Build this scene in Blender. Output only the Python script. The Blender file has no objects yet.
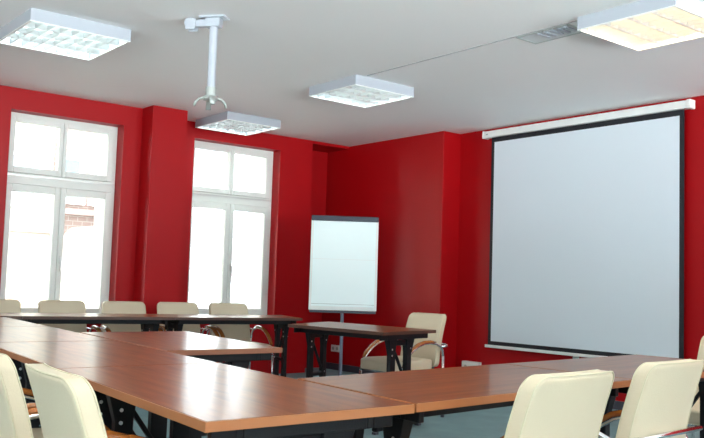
import bpy, math, random
from mathutils import Vector, Matrix
random.seed(7)
SC = bpy.context.scene
COL = SC.collection
PI = math.pi

# ------------------------------------------------------------------ materials
def mat(name, color=(.8, .8, .8), rough=.5, metal=0., spec=.5, coat=0., coat_rough=.1, emit=None, emit_s=0.,
        bump=0., bump_scale=60., vary=0., vary_scale=3.):
    m = bpy.data.materials.new(name); m.use_nodes = True
    nt = m.node_tree; b = nt.nodes['Principled BSDF']
    b.inputs['Base Color'].default_value = (*color, 1)
    b.inputs['Roughness'].default_value = rough
    b.inputs['Metallic'].default_value = metal
    b.inputs['Specular IOR Level'].default_value = spec
    b.inputs['Coat Weight'].default_value = coat
    b.inputs['Coat Roughness'].default_value = coat_rough
    if emit:
        b.inputs['Emission Color'].default_value = (*emit, 1)
        b.inputs['Emission Strength'].default_value = emit_s
    if bump or vary:
        tc = nt.nodes.new('ShaderNodeTexCoord')
    if bump:
        n = nt.nodes.new('ShaderNodeTexNoise'); n.inputs['Scale'].default_value = bump_scale
        n.inputs['Detail'].default_value = 4
        nt.links.new(tc.outputs['Object'], n.inputs['Vector'])
        bp = nt.nodes.new('ShaderNodeBump'); bp.inputs['Strength'].default_value = bump
        bp.inputs['Distance'].default_value = .01
        nt.links.new(n.outputs['Fac'], bp.inputs['Height']); nt.links.new(bp.outputs['Normal'], b.inputs['Normal'])
    if vary:
        n = nt.nodes.new('ShaderNodeTexNoise'); n.inputs['Scale'].default_value = vary_scale
        n.inputs['Detail'].default_value = 5
        nt.links.new(tc.outputs['Object'], n.inputs['Vector'])
        r = nt.nodes.new('ShaderNodeValToRGB')
        r.color_ramp.elements[0].color = (*[c * (1 - vary) for c in color], 1)
        r.color_ramp.elements[1].color = (*[min(1, c * (1 + vary)) for c in color], 1)
        nt.links.new(n.outputs['Fac'], r.inputs['Fac']); nt.links.new(r.outputs['Color'], b.inputs['Base Color'])
    return m

def wood_mat(name, c1, c2, c3, rough, coat, coat_rough):
    m = bpy.data.materials.new(name); m.use_nodes = True
    nt = m.node_tree; b = nt.nodes['Principled BSDF']
    tc = nt.nodes.new('ShaderNodeTexCoord'); mp = nt.nodes.new('ShaderNodeMapping')
    mp.inputs['Scale'].default_value = (1.2, 14, 14)
    n = nt.nodes.new('ShaderNodeTexNoise'); n.inputs['Scale'].default_value = 2.2
    n.inputs['Detail'].default_value = 8; n.inputs['Roughness'].default_value = .6; n.inputs['Distortion'].default_value = .4
    r = nt.nodes.new('ShaderNodeValToRGB')
    r.color_ramp.elements[0].position = .3; r.color_ramp.elements[0].color = (*c1, 1)
    r.color_ramp.elements[1].position = .75; r.color_ramp.elements[1].color = (*c3, 1)
    e = r.color_ramp.elements.new(.52); e.color = (*c2, 1)
    nt.links.new(tc.outputs['Object'], mp.inputs['Vector']); nt.links.new(mp.outputs['Vector'], n.inputs['Vector'])
    nt.links.new(n.outputs['Fac'], r.inputs['Fac']); nt.links.new(r.outputs['Color'], b.inputs['Base Color'])
    b.inputs['Roughness'].default_value = rough
    b.inputs['Coat Weight'].default_value = coat; b.inputs['Coat Roughness'].default_value = coat_rough
    b.inputs['Specular IOR Level'].default_value = .2
    return m

def brick_mat(name, c1, c2, mortar, scale, bw=.5, rh=.25, rough=.9):
    m = bpy.data.materials.new(name); m.use_nodes = True
    nt = m.node_tree; b = nt.nodes['Principled BSDF']; b.inputs['Roughness'].default_value = rough
    tc = nt.nodes.new('ShaderNodeTexCoord'); mp = nt.nodes.new('ShaderNodeMapping')
    mp.inputs['Rotation'].default_value = (PI / 2, 0, PI / 2)
    sx = nt.nodes.new('ShaderNodeSeparateXYZ'); cx = nt.nodes.new('ShaderNodeCombineXYZ')
    nt.links.new(tc.outputs['Object'], sx.inputs[0])
    nt.links.new(sx.outputs['Y'], cx.inputs['X']); nt.links.new(sx.outputs['Z'], cx.inputs['Y'])
    br = nt.nodes.new('ShaderNodeTexBrick'); br.inputs['Scale'].default_value = scale
    br.inputs['Color1'].default_value = (*c1, 1); br.inputs['Color2'].default_value = (*c2, 1)
    br.inputs['Mortar'].default_value = (*mortar, 1); br.inputs['Brick Width'].default_value = bw
    br.inputs['Row Height'].default_value = rh; br.inputs['Mortar Size'].default_value = .02
    nt.links.new(cx.outputs[0], br.inputs['Vector']); nt.links.new(br.outputs['Color'], b.inputs['Base Color'])
    return m

def glass_mat(name):
    m = bpy.data.materials.new(name); m.use_nodes = True
    nt = m.node_tree; nt.nodes.clear()
    o = nt.nodes.new('ShaderNodeOutputMaterial'); mx = nt.nodes.new('ShaderNodeMixShader')
    t = nt.nodes.new('ShaderNodeBsdfTransparent'); g = nt.nodes.new('ShaderNodeBsdfGlossy')
    t.inputs['Color'].default_value = (.94, .97, .955, 1); g.inputs['Roughness'].default_value = .02
    f = nt.nodes.new('ShaderNodeFresnel'); f.inputs['IOR'].default_value = 1.3
    nt.links.new(f.outputs[0], mx.inputs[0]); nt.links.new(t.outputs[0], mx.inputs[1]); nt.links.new(g.outputs[0], mx.inputs[2])
    nt.links.new(mx.outputs[0], o.inputs[0])
    return m

M = dict(
    red=mat('red wall paint', (.38, .0012, .004), .42, spec=.27, bump=.05, bump_scale=25, vary=.04, vary_scale=1.5),
    ceiling=mat('white ceiling paint', (.90, .895, .89), .8, vary=.015, vary_scale=1.2),
    pale=mat('pale wall paint', (.72, .70, .66), .7, vary=.02),
    carpet=mat('blue grey carpet', (.20, .31, .33), .95, spec=.1, bump=.5, bump_scale=350, vary=.18, vary_scale=5),
    base=mat('dark skirting', (.05, .05, .07), .5),
    wood=wood_mat('cherry laminate', (.130, .035, .006), (.195, .058, .010), (.25, .084, .016), .42, .50, .19),
    edge_dark=mat('dark walnut edge band', (.075, .028, .016), .4, vary=.08, vary_scale=10),
    edge_red=mat('reddish edge band', (.24, .08, .035), .4, vary=.08, vary_scale=10),
    edge=mat('beech edge band', (.36, .13, .045), .4, vary=.08, vary_scale=10),
    black=mat('black powder coated steel', (.008, .008, .010), .5, spec=.25, bump=.05, bump_scale=200),
    rivet=mat('bright rivet', (.7, .7, .72), .3, metal=1),
    leather=mat('cream leather', (.64, .535, .385), .45, bump=.12, bump_scale=180, vary=.03, vary_scale=4),
    piping=mat('cream seam piping', (.62, .54, .38), .5),
    chrome=mat('chrome', (.82, .82, .84), .12, metal=1),
    arm=mat('lacquered armrest wood', (.44, .135, .028), .22, coat=.5, vary=.12, vary_scale=12),
    pvc=mat('white window frame', (.80, .82, .78), .35),
    glass=glass_mat('window glass'),
    chromed=mat('handle metal', (.7, .7, .68), .35, metal=.8),
    enamel=mat('white enamel', (.42, .45, .50), .4),
    louvre=mat('bright louvre metal', (.60, .62, .63), .35, metal=.7),
    warm_tube=mat('warm lit tube', (1, 1, 1), .5, emit=(1, .80, .50), emit_s=14.),
    cool_tube=mat('cool lit tube', (1, 1, 1), .5, emit=(.86, 1, .97), emit_s=10.),
    warm_pan=mat('warm reflector pan', (.93, .86, .70), .35),
    pan=mat('reflector pan', (.80, .86, .85), .35),
    screen=mat('projection screen cloth', (.71, .77, .83), .75, spec=.3),
    blackcloth=mat('black screen border', (.008, .009, .014), .6),
    plastic=mat('white plastic', (.80, .80, .78), .35),
    grey=mat('grey bracket metal', (.42, .45, .43), .4, metal=.4),
    board=mat('flip chart sheet', (.84, .94, .94), .4, coat=.3, coat_rough=.2),
    boardframe=mat('white board frame', (.80, .82, .80), .4),
    charcoal=mat('charcoal clamp bar', (.03, .035, .055), .4),
    steel=mat('grey blue steel tube', (.16, .18, .24), .4, metal=.3),
    hatch=mat('ceiling hatch paint', (.66, .69, .70), .6),
    gap=mat('grey ceiling seam', (.38, .38, .39), .9),
    facade=brick_mat('pale rendered facade', (.48, .45, .36), (.45, .42, .33), (.35, .32, .26), 1.0),
    siding=brick_mat('white boarded facade', (.50, .50, .49), (.48, .48, .48), (.22, .23, .25), 1.0, bw=40, rh=.22),
    brick=brick_mat('pinkish brick', (.34, .24, .21), (.31, .22, .19), (.42, .38, .34), 2.2),
    roof=mat('weathered roof tile', (.36, .25, .22), .9, vary=.2, vary_scale=6),
    darkglass=mat('far window glass', (.20, .24, .27), .2),
    stone=mat('street stone', (.45, .44, .42), .9, vary=.1),
)

# ------------------------------------------------------------------ mesh building
class MB:
    def __init__(s): s.v = []; s.f = []
    def add(s, vs, fs):
        n = len(s.v); s.v += [tuple(v) for v in vs]; s.f += [tuple(i + n for i in f) for f in fs]; return s
    def box(s, x0, x1, y0, y1, z0, z1):
        vs = [(x, y, z) for z in (z0, z1) for y in (y0, y1) for x in (x0, x1)]
        return s.add(vs, [(0, 2, 3, 1), (4, 5, 7, 6), (0, 1, 5, 4), (2, 6, 7, 3), (0, 4, 6, 2), (1, 3, 7, 5)])
    def beam(s, a, b, w, h, up=(0, 0, 1)):
        a = Vector(a); b = Vector(b); d = (b - a).normalized(); u = Vector(up)
        if abs(d.dot(u)) > .95: u = Vector((1, 0, 0))
        r = d.cross(u).normalized(); u = r.cross(d)
        vs = [p + r * sx * w / 2 + u * sy * h / 2 for p in (a, b) for sx, sy in ((-1, -1), (1, -1), (1, 1), (-1, 1))]
        return s.add(vs, [(3, 2, 1, 0), (4, 5, 6, 7), (0, 1, 5, 4), (1, 2, 6, 5), (2, 3, 7, 6), (3, 0, 4, 7)])
    def tube(s, pts, r, n=10, flat=1., up=None, caps=True):
        pts = [Vector(p) for p in pts]; rings = []
        t0 = (pts[1] - pts[0]).normalized()
        ref = Vector(up) if up else (Vector((0, 0, 1)) if abs(t0.z) < .9 else Vector((1, 0, 0)))
        nrm = (ref - t0 * ref.dot(t0)).normalized(); base = len(s.v)
        for i, p in enumerate(pts):
            t = (pts[min(i + 1, len(pts) - 1)] - pts[max(i - 1, 0)]).normalized()
            nrm = (nrm - t * nrm.dot(t)).normalized(); bi = t.cross(nrm)
            rr = r[i] if isinstance(r, (list, tuple)) else r
            for k in range(n):
                a = 2 * PI * k / n
                s.v.append(tuple(p + nrm * math.cos(a) * rr * flat + bi * math.sin(a) * rr))
        for i in range(len(pts) - 1):
            for k in range(n):
                a = base + i * n + k; b = base + i * n + (k + 1) % n
                s.f.append((a, b, b + n, a + n))
        if caps:
            s.f.append(tuple(base + k for k in range(n))[::-1]); e = base + (len(pts) - 1) * n
            s.f.append(tuple(e + k for k in range(n)))
        return s
    def prism(s, poly, z0, z1):
        n = len(poly)
        vs = [(x, y, z0) for x, y in poly] + [(x, y, z1) for x, y in poly]
        return s.add(vs, [tuple(range(n))[::-1], tuple(range(n, 2 * n))] + [(i, (i + 1) % n, n + (i + 1) % n, n + i) for i in range(n)])
    def map(s, fn): s.v = [tuple(fn(*v)) for v in s.v]; return s
    def build(s, name, m, parent=None, bevel=0., smooth=False, seg=2, loc=None, rot=None):
        me = bpy.data.meshes.new(name); me.from_pydata(s.v, [], s.f); me.update()
        import bmesh
        bm = bmesh.new(); bm.from_mesh(me); bmesh.ops.recalc_face_normals(bm, faces=bm.faces); bm.to_mesh(me); bm.free()
        me.materials.append(m); o = bpy.data.objects.new(name, me); COL.objects.link(o)
        if parent: o.parent = parent
        if loc: o.location = loc
        if rot: o.rotation_euler = rot
        if smooth:
            for p in me.polygons: p.use_smooth = True
        if bevel:
            b = o.modifiers.new('bevel', 'BEVEL'); b.width = bevel; b.segments = seg; b.limit_method = 'ANGLE'
            b.angle_limit = math.radians(40)
        return o

def thing(name, label, cat, loc=(0, 0, 0), rz=0., group=None):
    o = bpy.data.objects.new(name, None); COL.objects.link(o); o.location = loc; o.rotation_euler = (0, 0, rz)
    o.empty_display_size = .1
    o['label'] = label; o['category'] = cat
    if group: o['group'] = group
    return o
def tag(o, label, cat, group=None):
    o['label'] = label; o['category'] = cat
    if group: o['group'] = group
    return o
def structure(o): o['kind'] = 'structure'; return o
def copy_tree(o, parent=None):
    c = o.copy(); COL.objects.link(c)
    if parent: c.parent = parent
    for ch in list(o.children): copy_tree(ch, c)
    return c

def arc(c, r, a0, a1, n, plane='yz', x=0):
    out = []
    for i in range(n + 1):
        a = a0 + (a1 - a0) * i / n
        out.append((x, c[0] + r * math.cos(a), c[1] + r * math.sin(a)))
    return out

# ------------------------------------------------------------------ room shell
ZC = 2.81
XL, XR2 = -8.20, -8.45          # window wall, near and far sections
YF, YB, XR = 6.99, -2.6, 1.7    # screen wall, back wall, right wall
structure(MB().box(-9.3, XR + .2, YB - .2, YF + .3, -.15, 0).build('floor', M['carpet']))
structure(MB().box(-9.3, XR + .2, YB - .2, YF + .3, ZC, ZC + .2).build('ceiling', M['ceiling']))
WINS = [(2.481, 3.597, -8.35, 2.605), (4.535, 5.68, -8.60, 2.632), (.42, 1.49, -8.35, 2.605), (-1.70, -.63, -8.35, 2.605)]
WZ0 = .62
def wall_strip(mb, x0, x1, y0, y1, holes, WZ1):
    ys = [y0]
    for a, b in holes:
        mb.box(x0, x1, ys[-1], a, 0, ZC); mb.box(x0, x1, a, b, 0, WZ0); mb.box(x0, x1, a, b, WZ1, ZC); ys.append(b)
    mb.box(x0, x1, ys[-1], y1, 0, ZC)
wl = MB()
wall_strip(wl, -8.42, XL, YB, 3.79, [(-1.70, -.63), (.42, 1.49), (2.481, 3.597)], 2.605)
wl.box(-8.42, -7.955, 3.79, 4.175, 0, ZC)                 # pier
wall_strip(wl, -8.67, XR2, 4.175, 6.15, [(4.535, 5.68)], 2.632)
wl.box(-9.0, -8.9, 6.15, 6.72, 0, 2.775)                   # back of the pipe niche
wl.box(-9.0, XR2, 6.15, 6.72, 2.775, ZC)                   # beam above it
wl.box(-8.9, -8.67, 6.05, 6.15, 0, ZC)
structure(wl.build('wall_left', M['red']))
wo = MB()
wall_strip(wo, -8.75, -8.421, YB, 4.174, [(-1.66, -.67), (.46, 1.45), (2.52, 3.56)], 2.59)
wall_strip(wo, -9.02, -8.671, 4.176, 6.04, [(4.575, 5.64)], 2.61)
structure(wo.build('wall_outer', M['pale']))
structure(MB().box(-9.0, -6.765, 6.72, 7.2, 0, ZC).build('wall_corner', M['red'], bevel=.006))
structure(MB().box(-6.764, XR, YF, 7.2, 0, ZC).build('wall_far', M['red']))
RIGHT_H = [(-2.2, -.2), (.3, 2.3), (2.8, 4.7), (4.95, 6.75)]
BACK_H = [(-4.2, -2.6), (-.6, 1.2)]
RZ0, RZ1 = .80, 2.66
wr = MB(); ys = YB
for a, b in RIGHT_H:
    wr.box(XR, XR + .2, ys, a, 0, ZC).box(XR, XR + .2, a, b, 0, RZ0).box(XR, XR + .2, a, b, RZ1, ZC); ys = b
wr.box(XR, XR + .2, ys, 7.2, 0, ZC)
structure(wr.build('wall_right', M['pale']))
wr = MB(); ys = -8.42
for a, b in BACK_H:
    wr.box(ys, a, YB - .2, YB, 0, ZC).box(a, b, YB - .2, YB, 0, RZ0).box(a, b, YB - .2, YB, RZ1, ZC); ys = b
wr.box(ys, XR + .2, YB - .2, YB, 0, ZC)
structure(wr.build('wall_back', M['pale']))
structure(MB().box(-6.76, XR, YF - .014, YF, 0, .08).build('baseboard_far', M['base']))
structure(MB().box(-8.88, -6.765, 6.706, 6.72, 0, .08).build('baseboard_corner', M['base']))
structure(MB().box(XL, XL + .014, YB, 3.78, 0, .08).build('baseboard_left', M['base']))
# thin grey seam line across the ceiling
structure(MB().box(-5.44, -3.32, 4.489, 4.499, ZC - .004, ZC).build('trim_1', M['gap']))

def window(idx, loc, rz, w, WZ0, WZ1, reach):
    """local frame: glass plane x=0, room on the +x side, centred on y"""
    fr = MB(); d0, d1 = -.07, 0; xw = 0; y0, y1 = -w / 2, w / 2
    fw = .042; c = 0
    zt0 = WZ1 - .68; zt1 = WZ1 - .575
    fr.box(d0, d1, y0, y0 + fw, WZ0, WZ1); fr.box(d0, d1, y1 - fw, y1, WZ0, WZ1)
    fr.box(d0, d1, y0 + fw, y1 - fw, WZ1 - .04, WZ1); fr.box(d0, d1, y0 + fw, y1 - fw, WZ0, WZ0 + .05)
    fr.box(d0, d1, y0 + fw, y1 - fw, zt0, zt1)
    root = structure(fr.build(f'window_{idx}', M['pvc'], bevel=.004, loc=loc, rot=(0, 0, rz)))
    MB().box(d1, d1 + .014, y0 + .01, y1 - .01, zt1 - .03, zt1 - .018).build('weather_bar', M['chromed'], root)
    def sash(a, b, z0, z1, top, bot, l, r):
        s = MB(); p0, p1 = xw - .06, xw + .012
        s.box(p0, p1, a, a + l, z0, z1); s.box(p0, p1, b - r, b, z0, z1)
        s.box(p0, p1, a + l, b - r, z1 - top, z1); s.box(p0, p1, a + l, b - r, z0, z0 + bot)
        o = s.build('sash', M['pvc'], root, bevel=.006)
        MB().box(xw - .034, xw - .028, a + l, b - r, z0 + bot, z1 - top).build('pane', M['glass'], o)
        return o
    sash(y0 + fw, c - .002, zt1 + .002, WZ1 - .04, .048, .058, .052, .036)
    sash(c + .002, y1 - fw, zt1 + .002, WZ1 - .04, .048, .058, .036, .056)
    sash(y0 + fw, c - .002, WZ0 + .05, zt0 - .002, .07, .08, .052, .054)
    s2 = sash(c + .002, y1 - fw, WZ0 + .05, zt0 - .002, .07, .08, .054, .056)
    h = MB().box(xw + .012, xw + .022, c + .018, c + .042, 1.18, 1.26)
    h.box(xw + .022, xw + .05, c + .023, c + .037, 1.225, 1.24).box(xw + .042, xw + .054, c + .02, c + .04, 1.11, 1.24)
    h.build('handle', M['chromed'], s2, bevel=.003)
    MB().box(xw, reach, y0, y1, WZ0, WZ0 + .028).build('sill', M['plastic'], root, bevel=.006)
for i, (a, b, x, t) in enumerate(WINS): window(i + 1, (x, (a + b) / 2, 0), 0, b - a, WZ0, t, .20)
for i, (a, b) in enumerate(RIGHT_H): window(i + 5, (XR + .10, (a + b) / 2, 0), PI, b - a, RZ0, RZ1, .14)
for i, (a, b) in enumerate(BACK_H): window(i + 9, ((a + b) / 2, YB - .10, 0), PI / 2, b - a, RZ0, RZ1, .14)

# ------------------------------------------------------------------ outside the windows
structure(MB().box(-45, -9.6, -40, 45, -4.2, -4.0).build('street_ground', M['stone']))
def building(name, label, x, y0, y1, z1, m, wins, depth=6, roofm=None, ledge=None):
    root = thing(name, label, 'building', (x - depth / 2, (y0 + y1) / 2, -4))
    ox, oy, oz = root.location
    MB().box(x - depth - ox, x - ox, y0 - oy, y1 - oy, 0, z1 + 4).build('wall', m, root)
    for (a, b, c, d) in wins:
        w = MB(); X = x - ox
        w.box(X, X + .06, a - oy - .12, a - oy, c + 4 - .1, d + 4 + .1).box(X, X + .06, b - oy, b - oy + .12, c + 4 - .1, d + 4 + .1)
        w.box(X, X + .06, a - oy, b - oy, d + 4, d + 4.1).box(X, X + .1, a - oy - .15, b - oy + .15, c + 3.85, c + 4)
        fo = w.build('window_surround', M['boardframe'], root)
        MB().box(X, X + .03, a - oy, b - oy, c + 4, d + 4).build('window_pane', M['darkglass'], fo)
    if ledge:
        for z in ledge: MB().box(x - ox, x - ox + .25, y0 - oy, y1 - oy, z + 4, z + 4.14).build('ledge', M['roof'], root)
    if roofm:
        r = MB().add([(x - ox + .3, y0 - oy - .3, z1 + 4), (x - ox + .3, y1 - oy + .3, z1 + 4), (-depth / 2, y1 - oy + .3, z1 + 6.2), (-depth / 2, y0 - oy - .3, z1 + 6.2),
                      (x - depth - ox, y0 - oy - .3, z1 + 4), (x - depth - ox, y1 - oy + .3, z1 + 4)],
                     [(0, 1, 2, 3), (3, 2, 5, 4), (0, 3, 4), (1, 5, 2), (0, 4, 5, 1)])
        r.build('roof', roofm, root)
    return root
building('apartment_building', 'pale cream street building seen through the left panes of the left window', -19.5, -6, 6.9, 6.4, M['facade'],
         [(5.9, 6.5, 2.7, 3.7), (3.9, 4.5, 2.7, 3.7)], ledge=[2.0])
building('brick_building', 'pinkish brick building behind the right panes of the left window', -20, 7.0, 9.6, 8.2, M['brick'],
         [(7.3, 7.7, 2.9, 3.8), (8.1, 8.5, 2.9, 3.8)], ledge=[2.5])
hr = thing('low_house', 'low house with a sloping tiled roof outside the left window', 'building', (-17.4, 6.75, -4))
MB().box(-.85, .85, -1.0, 1.0, 0, 4.7).build('wall', M['facade'], hr)
rf = MB(); rf.add([(x, y, z) for x in (-.95, .95) for y, z in ((-1.1, 4.65), (.2, 6.1), (1.08, 4.65), (1.08, 4.5), (.2, 5.95), (-1.1, 4.5))],
                 [(0, 1, 4, 5), (1, 2, 3, 4), (6, 11, 10, 7), (7, 10, 9, 8), (0, 6, 7, 1), (1, 7, 8, 2), (2, 8, 9, 3), (3, 9, 10, 4), (4, 10, 11, 5), (5, 11, 6, 0)])
rf.build('roof', M['roof'], hr)
MB().add([(x, y, z) for x in (-.85, .85) for y, z in ((-1.0, 4.7), (.2, 5.94), (1.0, 4.7))], [(0, 1, 2), (3, 5, 4), (0, 3, 4, 1), (1, 4, 5, 2), (2, 5, 3, 0)]).build('gable', M['facade'], hr)
building('boarded_building', 'white boarded building filling the view of the right window', -15, 7.85, 24, 9.0, M['siding'], [], depth=3.5)

# ------------------------------------------------------------------ ceiling luminaires
def luminaire(cx, cy, w, d, tube, pan, label):
    H = .085
    root = thing('ceiling_light', label, 'ceiling light', (cx, cy, ZC), 0, 'square louvre ceiling lights')
    t = .012; a, b = w / 2, d / 2
    h = MB()
    h.box(-a, -a + t, -b, b, -H, 0).box(a - t, a, -b, b, -H, 0).box(-a + t, a - t, -b, -b + t, -H, 0).box(-a + t, a - t, b - t, b, -H, 0)
    h.box(-a + t, a - t, -b + t, b - t, -.012, 0)
    h.build('housing', M['enamel'], root, bevel=.003)
    MB().box(-a + t, a - t, -b + t, b - t, -.018, -.0125).build('reflector', pan, root)
    f = MB(); r = .014; z0, z1 = -H - .004, -H + .006
    f.box(-a, a, -b, -b + r, z0, z1).box(-a, a, b - r, b, z0, z1).box(-a, -a + r, -b + r, b - r, z0, z1).box(a - r, a, -b + r, b - r, z0, z1)
    f.build('rim', M['boardframe'], root, bevel=.002)
    ia, ib = a - r, b - r
    lo = MB()
    for i in range(1, 4):                      # dividers between the tubes, wedge shaped
        x = -ia + 2 * ia * i / 4
        lo.add([(x - .004, -ib, -.080), (x + .004, -ib, -.080), (x + .022, -ib, -.04), (x - .022, -ib, -.04),
                (x - .004, ib, -.080), (x + .004, ib, -.080), (x + .022, ib, -.04), (x - .022, ib, -.04)],
               [(0, 1, 2, 3), (7, 6, 5, 4), (0, 4, 5, 1), (1, 5, 6, 2), (2, 6, 7, 3), (3, 7, 4, 0)])
    for j in range(1, 8):
        y = -ib + 2 * ib * j / 8
        lo.add([(-ia, y - .003, -.080), (ia, y - .003, -.080), (ia, y + .003, -.080), (-ia, y + .003, -.080),
                (-ia, y - .011, -.048), (ia, y - .011, -.048), (ia, y + .011, -.048), (-ia, y + .011, -.048)],
               [(0, 3, 2, 1), (4, 5, 6, 7), (0, 1, 5, 4), (1, 2, 6, 5), (2, 3, 7, 6), (3, 0, 4, 7)])
    lo.build('louvre', M['louvre'], root)
    for i in range(4):
        x = -ia + 2 * ia * (i + .5) / 4
        MB().tube([(x, -ib + .01, -.036), (x, ib - .01, -.036)], .012, 8).build('lamp_tube', tube, root)
    return root
luminaire(-2.96, 4.78, .68, .68, M['warm_tube'], M['warm_pan'], 'large warm-lit square louvre light at the upper right of the ceiling')
luminaire(-5.81, 4.735, .66, .66, M['cool_tube'], M['pan'], 'cool square louvre light in the middle of the ceiling')
luminaire(-7.99, 4.80, .68, .66, M['cool_tube'], M['pan'], 'small distant louvre light above the right-hand window')
luminaire(-6.005, 2.14, .73, .70, M['cool_tube'], M['pan'], 'bright square louvre light at the upper left of the ceiling')
luminaire(-2.96, 2.14, .68, .68, M['cool_tube'], M['pan'], 'square louvre light overhead, above the near tables')
luminaire(-.3, 4.78, .68, .68, M['warm_tube'], M['warm_pan'], 'warm square louvre light right of the screen')
luminaire(-.3, 1.2, .68, .68, M['warm_tube'], M['warm_pan'], 'warm square louvre light behind the viewer')

# ceiling hatch with slats
cv = thing('ceiling_vent', 'small slatted grille in the ceiling left of the warm-lit light', 'vent', (-3.64, 4.58, ZC))
f = MB(); f.box(-.21, .21, -.075, .13, -.006, 0); f.build('panel', M['hatch'], cv, bevel=.002)
f = MB(); f.box(-.215, -.205, -.08, .135, -.009, 0).box(.205, .215, -.08, .135, -.009, 0).box(-.205, .205, .125, .135, -.009, 0).box(-.205, .205, -.08, -.07, -.009, 0)
f.build('frame', M['grey'], cv)
for i in range(5):
    x = -.05 + i * .055
    MB().box(x, x + .024, -.055, .065, -.016, -.006).build('slat', M['enamel'], cv, bevel=.002)

# ------------------------------------------------------------------ projector mount
pm = thing('projector_mount', 'white projector ceiling mount with pole and grey spider bracket', 'projector mount', (-4.96, 2.765, ZC), .68)
MB().box(-.09, .09, -.05, .05, -.012, 0).build('ceiling_plate', M['enamel'], pm, bevel=.003)
a = MB(); a.box(-.17, .05, -.02, .02, -.065, -.018)
a.tube([(-.165, -.03, -.04), (-.165, .03, -.04)], .036, 14)
a.box(-.19, -.12, -.032, -.024, -.085, -.012).box(-.19, -.12, .024, .032, -.085, -.012)
a.box(-.05, .05, -.035, .035, -.07, -.012)
a.build('swivel_arm', M['enamel'], pm, bevel=.004)
MB().tube([(0, 0, -.05), (0, 0, -.49)], .027, 16).build('pole', M['enamel'], pm, smooth=False)
MB().tube([(0, 0, -.475), (0, 0, -.535)], .036, 16).build('collar', M['grey'], pm)
sp = MB(); sp.tube([(0, 0, -.535), (0, 0, -.56)], .05, 14)
for k in range(4):
    an = .5 + k * PI / 2
    c, s = math.cos(an), math.sin(an)
    sp.tube([(c * .03, s * .03, -.548), (c * .07, s * .07, -.552), (c * .095, s * .095, -.575), (c * .105, s * .105, -.605)], [.022, .020, .018, .018], 8, flat=.5)
sp.build('spider_bracket', M['grey'], pm, smooth=True)

# ------------------------------------------------------------------ projection screen
ps = thing('projection_screen', 'large pull-down projection screen with black border on the red wall', 'projection screen', (-5.13, 6.94, .45))
ox, oy, oz = ps.location
def sbox(x0, x1, y0, y1, z0, z1): return MB().box(x0 - ox, x1 - ox, y0 - oy, y1 - oy, z0 - oz, z1 - oz)
sbox(-6.325, -3.965, 6.895, 6.975, 2.70, 2.772).build('case', M['plastic'], ps, bevel=.008)
e1 = sbox(-3.965, -3.925, 6.89, 6.98, 2.695, 2.777).build('end_cap', M['plastic'], ps, bevel=.008)
sbox(-6.352, -6.325, 6.89, 6.98, 2.695, 2.777).build('end_cap', M['plastic'], ps, bevel=.008)
sbox(-6.30, -6.27, 6.893, 6.895, 2.728, 2.742).build('badge', M['grey'], ps)
sbox(-6.248, -4.005, 6.934, 6.937, .482, 2.70).build('border_cloth', M['blackcloth'], ps)
sbox(-6.205, -4.05, 6.931, 6.9335, .522, 2.648).build('screen_cloth', M['screen'], ps)
bb = sbox(-6.285, -3.985, 6.925, 6.945, .452, .482).build('bottom_bar', M['plastic'], ps, bevel=.004)
sbox(-5.15, -5.09, 6.922, 6.948, .425, .452).build('pull_handle', M['grey'], bb, bevel=.004)
for x in (-6.2, -4.08):
    MB().box(x - ox - .02, x - ox + .02, .028, .0495, 2.26, 2.31).build('wall_bracket', M['grey'], ps)

# ------------------------------------------------------------------ flip chart
fc = thing('flip_chart', 'white flip chart board with a dark clamp bar standing in the corner', 'flip chart', (-6.985, 5.535, 0), math.atan2(-5.55, -6.98) + PI / 2 + PI)
ang = math.atan2(5.55, -6.98)
fc.rotation_euler = (0, 0, ang - PI / 2 + .02)     # local -Y looks back at the tables
lean = .06
def tilt(x, y, z): return (x, y + (z - .8) * lean, z)
MB().box(-.35, .35, .0, .022, .80, 1.755).map(tilt).build('board', M['boardframe'], fc, bevel=.006)
MB().box(-.325, .325, -.006, -.001, .84, 1.725).map(tilt).build('paper_pad', M['board'], fc)
MB().box(-.33, .33, -.0068, -.0061, 1.325, 1.329).map(tilt).build('fold_line', M['boardframe'], fc)
MB().box(-.325, .325, -.0068, -.0061, .862, .867).map(tilt).build('pad_edge', M['grey'], fc)
MB().box(-.35, .35, -.028, .03, 1.725, 1.78).map(tilt).build('clamp_bar', M['charcoal'], fc, bevel=.008)
MB().box(-.34, .34, -.07, .01, .775, .798).map(tilt).build('pen_tray', M['charcoal'], fc, bevel=.004)
MB().tube([(0, .035, .10), (0, .045, .77), (0, .075, 1.2)], .018, 12).build('pole', M['steel'], fc)
for k in range(3):
    an = PI / 2 + k * 2 * PI / 3
    o = MB().tube([(0, .035, .12), (math.cos(an) * .17, .035 + math.sin(an) * .17, .07), (math.cos(an) * .30, .035 + math.sin(an) * .30, .03)], .014, 8).build('leg', M['steel'], fc)
    MB().tube([(math.cos(an) * .30, .035 + math.sin(an) * .30, 0), (math.cos(an) * .30, .035 + math.sin(an) * .30, .03)], .022, 10).build('castor', M['black'], o)

# ------------------------------------------------------------------ wall sockets
sk = thing('wall_socket', 'small white double socket low on the red wall behind the flip chart table', 'socket', (-8.59, 6.72, .265))
MB().box(-.085, .085, -.012, 0, -.042, .042).build('plate', M['plastic'], sk, bevel=.004)
for x in (-.04, .04): MB().tube([(x, -.013, 0), (x, -.0125, 0)], .022, 12).build('outlet', M['grey'], sk)
sb = thing('socket_box', 'white surface socket box at the foot of the wall left of the screen', 'socket', (-6.50, YF, .22))
MB().box(-.12, .12, -.06, 0, -.06, .06).build('box', M['plastic'], sb, bevel=.006)
for x in (-.06, .06): MB().tube([(x, -.0615, 0), (x, -.0605, 0)], .022, 12).build('outlet', M['grey'], sb)

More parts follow.
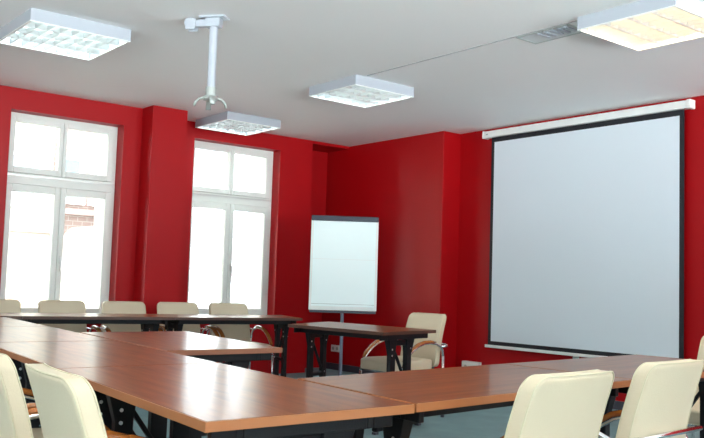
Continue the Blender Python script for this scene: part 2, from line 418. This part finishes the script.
# ------------------------------------------------------------------ tables
TOP = .74
def table(NL, NR, FR, FL, label, edge='edge'):
    """four top corners, seen from the near long side: near-left, near-right, far-right, far-left"""
    P = [Vector((*p, 0)) for p in (NL, NR, FR, FL)]
    c = (P[0] + P[1] + P[2] + P[3]) / 4
    ax = ((P[1] - P[0]) + (P[2] - P[3])) / 2; L = ax.length; W = ((P[3] - P[0]).length + (P[2] - P[1]).length) / 2
    rz = math.atan2(ax.y, ax.x)
    root = thing('conference_table', label, 'table', (c.x, c.y, 0), rz, 'folding conference tables')
    R = Matrix.Rotation(-rz, 3, 'Z')
    Q = [R @ (p - c) for p in P]
    def warp(x, y, z):
        u = x / L + .5; v = y / W + .5
        q = Q[0] * (1 - u) * (1 - v) + Q[1] * u * (1 - v) + Q[2] * u * v + Q[3] * (1 - u) * v
        return (q.x, q.y, z)
    a, b = L / 2, W / 2
    e = .0035
    MB().box(-a + e, a - e, -b + e, b - e, TOP - .024, TOP).map(warp).build('tabletop', M['wood'], root, bevel=.0015)
    eb = MB()
    eb.box(-a, a, -b, -b + e - .0002, TOP - .025, TOP - .001).box(-a, a, b - e + .0002, b, TOP - .025, TOP - .001)
    eb.box(-a, -a + e - .0002, -b + e, b - e, TOP - .025, TOP - .001).box(a - e + .0002, a, -b + e, b - e, TOP - .025, TOP - .001)
    eb.map(warp).build('edge_band', M[edge], root)
    ap = MB(); i = .05; j = .11; t = .022; z0, z1 = TOP - .066, TOP - .0255
    ap.box(-a + i, a - i, -b + j, -b + j + t, z0, z1).box(-a + i, a - i, b - j - t, b - j, z0, z1)
    ap.box(-a + i, -a + i + t, -b + j + t, b - j - t, z0, z1).box(a - i - t, a - i, -b + j + t, b - j - t, z0, z1)
    ap.box(-a + i, -a + i + t, -b + .04, -b + j, z0, z1).box(a - i - t, a - i, -b + .04, -b + j, z0, z1).box(-a + i, -a + i + t, b - j, b - .04, z0, z1).box(a - i - t, a - i, b - j, b - .04, z0, z1)
    ap.map(warp).build('apron', M['black'], root, bevel=.003)
    for sx in (-1, 1):
        x = sx * (a - .11)
        g = MB(); zt = TOP - .0255
        for sy in (-1, 1):
            y = sy * .115
            # wide upright that flares into the apron
            g.add([(x - .02, y - .035, .06), (x + .02, y - .035, .06), (x + .02, y + .035, .06), (x - .02, y + .035, .06),
                   (x - .02, y - .035, .56), (x + .02, y - .035, .56), (x + .02, y + .035, .56), (x - .02, y + .035, .56),
                   (x - .03, y - .03 - (.05 if sy < 0 else .02), zt), (x + .03, y - .03 - (.05 if sy < 0 else .02), zt),
                   (x + .03, y + .03 + (.05 if sy > 0 else .02), zt), (x - .03, y + .03 + (.05 if sy > 0 else .02), zt)],
                  [(3, 2, 1, 0), (8, 9, 10, 11)] + [(i0 + k, i0 + (k + 1) % 4, i0 + 4 + (k + 1) % 4, i0 + 4 + k) for i0 in (0, 4) for k in range(4)])
        g.beam((x, -.10, .62), (x, .09, .36), .016, .028, up=(1, 0, 0))
        g.beam((x, -.10, .33), (x, .10, .33), .03, .03)
        g.beam((x, -.10, .645), (x, .10, .645), .03, .04)
        lg = g.map(warp).build('leg', M['black'], root, bevel=.004)
        MB().box(x - .028, x + .028, -b + .05, b - .05, .018, .06).map(warp).build('foot', M['black'], lg, bevel=.012)
        for y in (-b + .07, b - .07): MB().box(x - .02, x + .02, y - .02, y + .02, 0, .018).map(warp).build('glide', M['base'], lg)
        for y, z in ((-.13, .60), (-.13, .555), (.13, .60), (.115, .34)):
            MB().tube([(x - .0255, y, z), (x + .0255, y, z)], .007, 8).map(warp).build('rivet', M['rivet'], lg)
    return root

G = .004
def yA_near(x): return 1.024 - .088 * (x + 1.79)
def yA_far(x): return 1.690 - .083 * (x + 1.79)
xs = [-1.792, -3.045, -4.295, -5.545, -6.78]
labA = ['cherry-brown table at the near corner, its pale edge corner nearest the viewer',
        'table in the left row, directly behind the cream chair backs at lower left',
        'table in the left row that touches the inner jutting table',
        'farthest table of the left row, just short of the window-side row']
for i in range(4):
    x0, x1 = xs[i] - (G if i else 0), xs[i + 1] + G * 0
    table((x1, yA_near(x1)), (x0, yA_near(x0)), (x0, yA_far(x0)), (x1, yA_far(x1)), labA[i])
table((-4.975, 1.975), (-3.642, 1.862), (-3.632, 2.50), (-4.97, 2.675), 'inner table jutting into the middle behind the left row', 'edge_red')
table((-1.917, 2.965), (-1.80, 1.705), (-2.462, 1.762), (-2.588, 2.965), 'nearer table of the right row, joined end-on to the near corner table')
table((-2.035, 4.235), (-1.919, 2.972), (-2.590, 2.972), (-2.705, 4.20), 'far table of the right row reaching towards the projection screen')
def xC(y): return -6.935 + .115 * (y - 2.22)
for (y0, y1, lb) in ((3.535, 4.785, 'window-side table nearest the flip chart, under the right window'),
                     (2.283, 3.531, 'middle table of the window-side row between the two windows'),
                     (1.03, 2.279, 'window-side table at the far left of the photo')):
    f0, f1 = xC(y0), xC(y1)
    table((f0, y0), (f1, y1), (f1 - .64, y1 + (.20 if y1 > 4 else .075)), (f0 - .64, y0 + .075), lb, 'edge_dark')
table((-5.70, 3.965), (-4.65, 4.06), (-4.83, 4.764), (-6.05, 4.64), 'separate dark table in front of the flip chart with a chair at its far side', 'edge_dark')

# ------------------------------------------------------------------ chairs
def rr_outline(w, h, r, n=6, top_in=0.):
    pts = []
    for cx, cy, a0 in ((w / 2 - r, h / 2 - r, 0), (-w / 2 + r, h / 2 - r, PI / 2), (-w / 2 + r, -h / 2 + r, PI), (w / 2 - r, -h / 2 + r, 1.5 * PI)):
        for k in range(n + 1):
            a = a0 + PI / 2 * k / n
            pts.append((cx + r * math.cos(a), cy + r * math.sin(a)))
    out = []
    N = len(pts)
    for i in range(N):             # subdivide long straight sides
        p, q = pts[i], pts[(i + 1) % N]; d = math.hypot(q[0] - p[0], q[1] - p[1]); m = max(1, int(d / .05))
        for j in range(m): out.append((p[0] + (q[0] - p[0]) * j / m, p[1] + (q[1] - p[1]) * j / m))
    return out
def cushion(w, h, t, r, crown=.008):
    """pad in local (u, depth, v); depth runs -t/2..t/2"""
    o = rr_outline(w, h, r); n = len(o); rings = []
    prof = [(.12, .5, 1), (.4, .5, .85), (.7, .5, .5), (.9, .5, .15), (1 - .012 / (w / 2), .5, 0), (.996, .42, 0), (1, .30, 0)]
    seq = [(s, -d * t - crown * c) for s, d, c in prof] + [(s, d * t + crown * c) for s, d, c in reversed(prof)]
    mb = MB(); vs = []
    for s, d in seq: vs += [(x * s, d, y * s) for x, y in o]
    fs = []
    for i in range(len(seq) - 1):
        for k in range(n): fs.append((i * n + k, i * n + (k + 1) % n, (i + 1) * n + (k + 1) % n, (i + 1) * n + k))
    a = len(vs); vs += [(0, seq[0][1], 0), (0, seq[-1][1], 0)]
    for k in range(n):
        fs.append((a, (k + 1) % n, k)); e = (len(seq) - 1) * n; fs.append((a + 1, e + k, e + (k + 1) % n))
    return mb.add(vs, fs), o

BW, BH, BT = .40, .435, .05
BC = .626                           # centre height of the back
def bend_back(u, d, v):
    z = BC + v
    # leans back, hollow across the width, gentle S along the height
    y = -.245 - .20 * (v + BH / 2) - .35 * (v + .05) ** 2 + .45 * (u * u) - .02
    wid = 1 + .05 * (1 - (v / BH + .5))
    return (u * wid, y + d, z)
def make_chair():
    root = thing('armchair', '', 'chair', (0, 0, 0), 0, 'cream leather chairs with wooden armrests')
    bk, o = cushion(BW, BH, BT, .042, .001)
    bo = bk.map(bend_back).build('backrest', M['leather'], root, smooth=True)
    for s_ in (-1, 1):
        pts = [bend_back(x * .995, s_ * BT * .44, y * .995) for x, y in o]; pts.append(pts[0]); pts.append(pts[1])
        MB().tube(pts, .003, 6, caps=False).build('piping', M['piping'], bo, smooth=True)
    st, o2 = cushion(.445, .47, .075, .07, .008)
    def seatmap(u, d, v):
        y = v + .01
        drop = .9 * max(0, y - .12) ** 2
        return (u, y, .435 - d * 1.0 - drop - .02 * (y < -.1) * 0)
    so = st.map(lambda u, d, v: seatmap(u, -d, v)).build('seat', M['leather'], root, smooth=True)
    pts = [seatmap(x * .985, .034, y * .985) for x, y in o2]; pts += pts[:2]
    MB().tube(pts, .004, 6, caps=False).build('piping', M['piping'], so, smooth=True)
    R = .011
    for s_ in (-1, 1):
        x = s_ * .24
        # rear leg, front leg
        l1 = MB().tube([(x, -.305, .012), (x, -.30, .25), (x, -.295, .50)], R, 10).build('leg', M['chrome'], root, smooth=True)
        MB().tube([(x, -.305, 0), (x, -.305, .02)], .016, 10).build('glide', M['base'], l1)
        l2 = MB().tube([(x, .19, .012), (x, .192, .20), (x, .188, .36)], R, 10).build('leg', M['chrome'], root, smooth=True)
        MB().tube([(x, .19, 0), (x, .19, .02)], .016, 10).build('glide', M['base'], l2)
        path = [(x, -.295, .50), (x, -.288, .545), (x, -.262, .582), (x, -.21, .602), (x, -.14, .610), (x, -.07, .606), (x, 0, .585), (x, .06, .55), (x, .115, .502), (x, .158, .45), (x, .18, .40), (x, .188, .36)]
        MB().tube(path, R, 10).build('arm_tube', M['chrome'], root, smooth=True)
        pad = [(x, -.20, .618), (x, -.14, .625), (x, -.07, .621), (x, .005, .600), (x, .067, .565), (x, .123, .516), (x, .16, .47)]
        MB().tube(pad, [.015, .020, .021, .021, .020, .018, .014], 10, flat=.55, up=(0, 0, 1)).build('armrest', M['arm'], root, smooth=True)
    bar = [(-.24, -.268, .577), (-.262, -.315, .588), (-.22, -.352, .598), (.22, -.352, .598), (.262, -.315, .588), (.24, -.268, .577)]
    MB().tube(bar, .009, 8).build('rear_crossbar', M['chrome'], root, smooth=True)
    fr = MB(); 
    fr.tube([(-.24, .19, .375), (.24, .19, .375)], .010, 8).tube([(-.24, -.298, .375), (.24, -.298, .375)], .010, 8)
    for x in (-.16, .16): fr.tube([(x, -.298, .375), (x, .19, .375)], .010, 8)
    fr.tube([(-.24, -.298, .375), (-.24, -.302, .376)], .012, 8)
    fr.build('seat_frame', M['chrome'], root, smooth=True)
    for x in (-.13, .13):
        MB().beam((x, -.298, .37), (x, -.295, .50), .03, .008, up=(0, 1, 0)).build('back_bracket', M['chrome'], root)
    return root
chair0 = make_chair(); used = []
def place_chair(bx, by, face, label):
    """bx,by: middle of the top edge of the back; face: direction (radians) the sitter looks"""
    c = copy_tree(chair0) if used else chair0
    used.append(c)
    rz = face - PI / 2
    off = -.375                   # top of the back in chair coordinates
    c.location = (bx - math.cos(face) * off, by - math.sin(face) * off, 0); c.rotation_euler = (0, 0, rz)
    c['label'] = label
deg = math.radians
place_chair(-2.07, .748, deg(85), 'cream chair at lower left, full back seen against the near table edge')
place_chair(-2.655, .762, deg(85), 'cream chair cut off by the left photo edge, foreground')
place_chair(-3.24, .81, deg(85), 'chair beyond the left edge, only its armrest seen between the two nearest left backs')
place_chair(-1.485, 2.02, deg(184.5), 'cream chair at lower right, left one of the two large backs there')
place_chair(-1.60, 2.735, deg(184.5), 'cream chair at lower right, right one of the two large backs there')
place_chair(-2.535, 4.98, deg(268), 'cream chair at the right photo edge, facing back from the screen end')
place_chair(-5.375, 5.22, deg(272), 'cream chair with seat and both arms seen, at the table before the flip chart')
for y, lb in ((2.32, 'cream chair back at the far left edge, under the left window'),
              (2.88, 'cream chair back in front of the left window panes, window side'),
              (3.44, 'cream chair back against the red wall just right of the left window'),
              (3.97, 'cream chair back half before red wall, half before the right window'),
              (4.50, 'cream chair back in front of the right window, nearest the flip chart')):
    place_chair(-7.8 + .11 * (y - 2.2), y, deg(-6.3), lb)

# ------------------------------------------------------------------ light
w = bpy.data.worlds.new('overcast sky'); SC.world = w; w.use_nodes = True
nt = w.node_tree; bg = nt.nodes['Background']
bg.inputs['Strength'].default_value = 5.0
# overcast sky above the horizon, extra light added below it to brighten the ceiling
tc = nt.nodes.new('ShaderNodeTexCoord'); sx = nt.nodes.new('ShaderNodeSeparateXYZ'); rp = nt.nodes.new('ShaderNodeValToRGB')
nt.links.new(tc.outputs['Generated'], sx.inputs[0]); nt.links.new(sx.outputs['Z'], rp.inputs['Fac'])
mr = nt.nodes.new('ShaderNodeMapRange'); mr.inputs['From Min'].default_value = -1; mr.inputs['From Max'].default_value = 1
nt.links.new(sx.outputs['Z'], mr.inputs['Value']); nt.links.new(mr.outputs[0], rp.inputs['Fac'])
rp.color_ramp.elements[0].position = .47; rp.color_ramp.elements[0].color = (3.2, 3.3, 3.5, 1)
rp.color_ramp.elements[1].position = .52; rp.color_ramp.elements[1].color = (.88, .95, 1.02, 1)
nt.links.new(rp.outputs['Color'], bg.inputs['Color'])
def portal(loc, d, w, h):
    """sky portal just outside a window, looking along d into the room"""
    ld = bpy.data.lights.new('window_portal', 'AREA'); ld.shape = 'RECTANGLE'; ld.size = w; ld.size_y = h
    ld.cycles.is_portal = True
    lo = bpy.data.objects.new('window_portal', ld); COL.objects.link(lo)
    lo.location = loc; lo.rotation_euler = Vector(d).to_track_quat('-Z', 'Z').to_euler()
for a, b, x, t in WINS: portal((x - .45, (a + b) / 2, (WZ0 + t) / 2), (1, 0, 0), b - a, t - WZ0)
for a, b in RIGHT_H: portal((XR + .25, (a + b) / 2, (RZ0 + RZ1) / 2), (-1, 0, 0), b - a, RZ1 - RZ0)
for a, b in BACK_H: portal(((a + b) / 2, YB - .25, (RZ0 + RZ1) / 2), (0, 1, 0), b - a, RZ1 - RZ0)

# ------------------------------------------------------------------ camera
yaw, pitch, roll = -.893, .076, .032
fwd = Vector((math.sin(yaw) * math.cos(pitch), math.cos(yaw) * math.cos(pitch), math.sin(pitch)))
r = Vector((math.cos(yaw), -math.sin(yaw), 0)); u = r.cross(fwd)
r2 = r * math.cos(roll) + u * math.sin(roll); u2 = u * math.cos(roll) - r * math.sin(roll)
cam = bpy.data.cameras.new('camera'); cam.sensor_width = 36; cam.lens = 861 * 36 / 704; cam.clip_start = .05; cam.clip_end = 200
co = bpy.data.objects.new('camera', cam); COL.objects.link(co)
co.matrix_world = Matrix(((r2.x, u2.x, -fwd.x, 0), (r2.y, u2.y, -fwd.y, 0), (r2.z, u2.z, -fwd.z, 1.07), (0, 0, 0, 1)))
SC.camera = co
SC.view_settings.view_transform = 'Standard'; SC.view_settings.look = 'None'
SC.view_settings.gamma = 1; SC.view_settings.use_curve_mapping = False
SC.view_settings.exposure = 0.9
SC.cycles.use_denoising = True
SC.cycles.max_bounces = 10; SC.cycles.diffuse_bounces = 6; SC.cycles.transparent_max_bounces = 12
SC.cycles.sample_clamp_indirect = 8
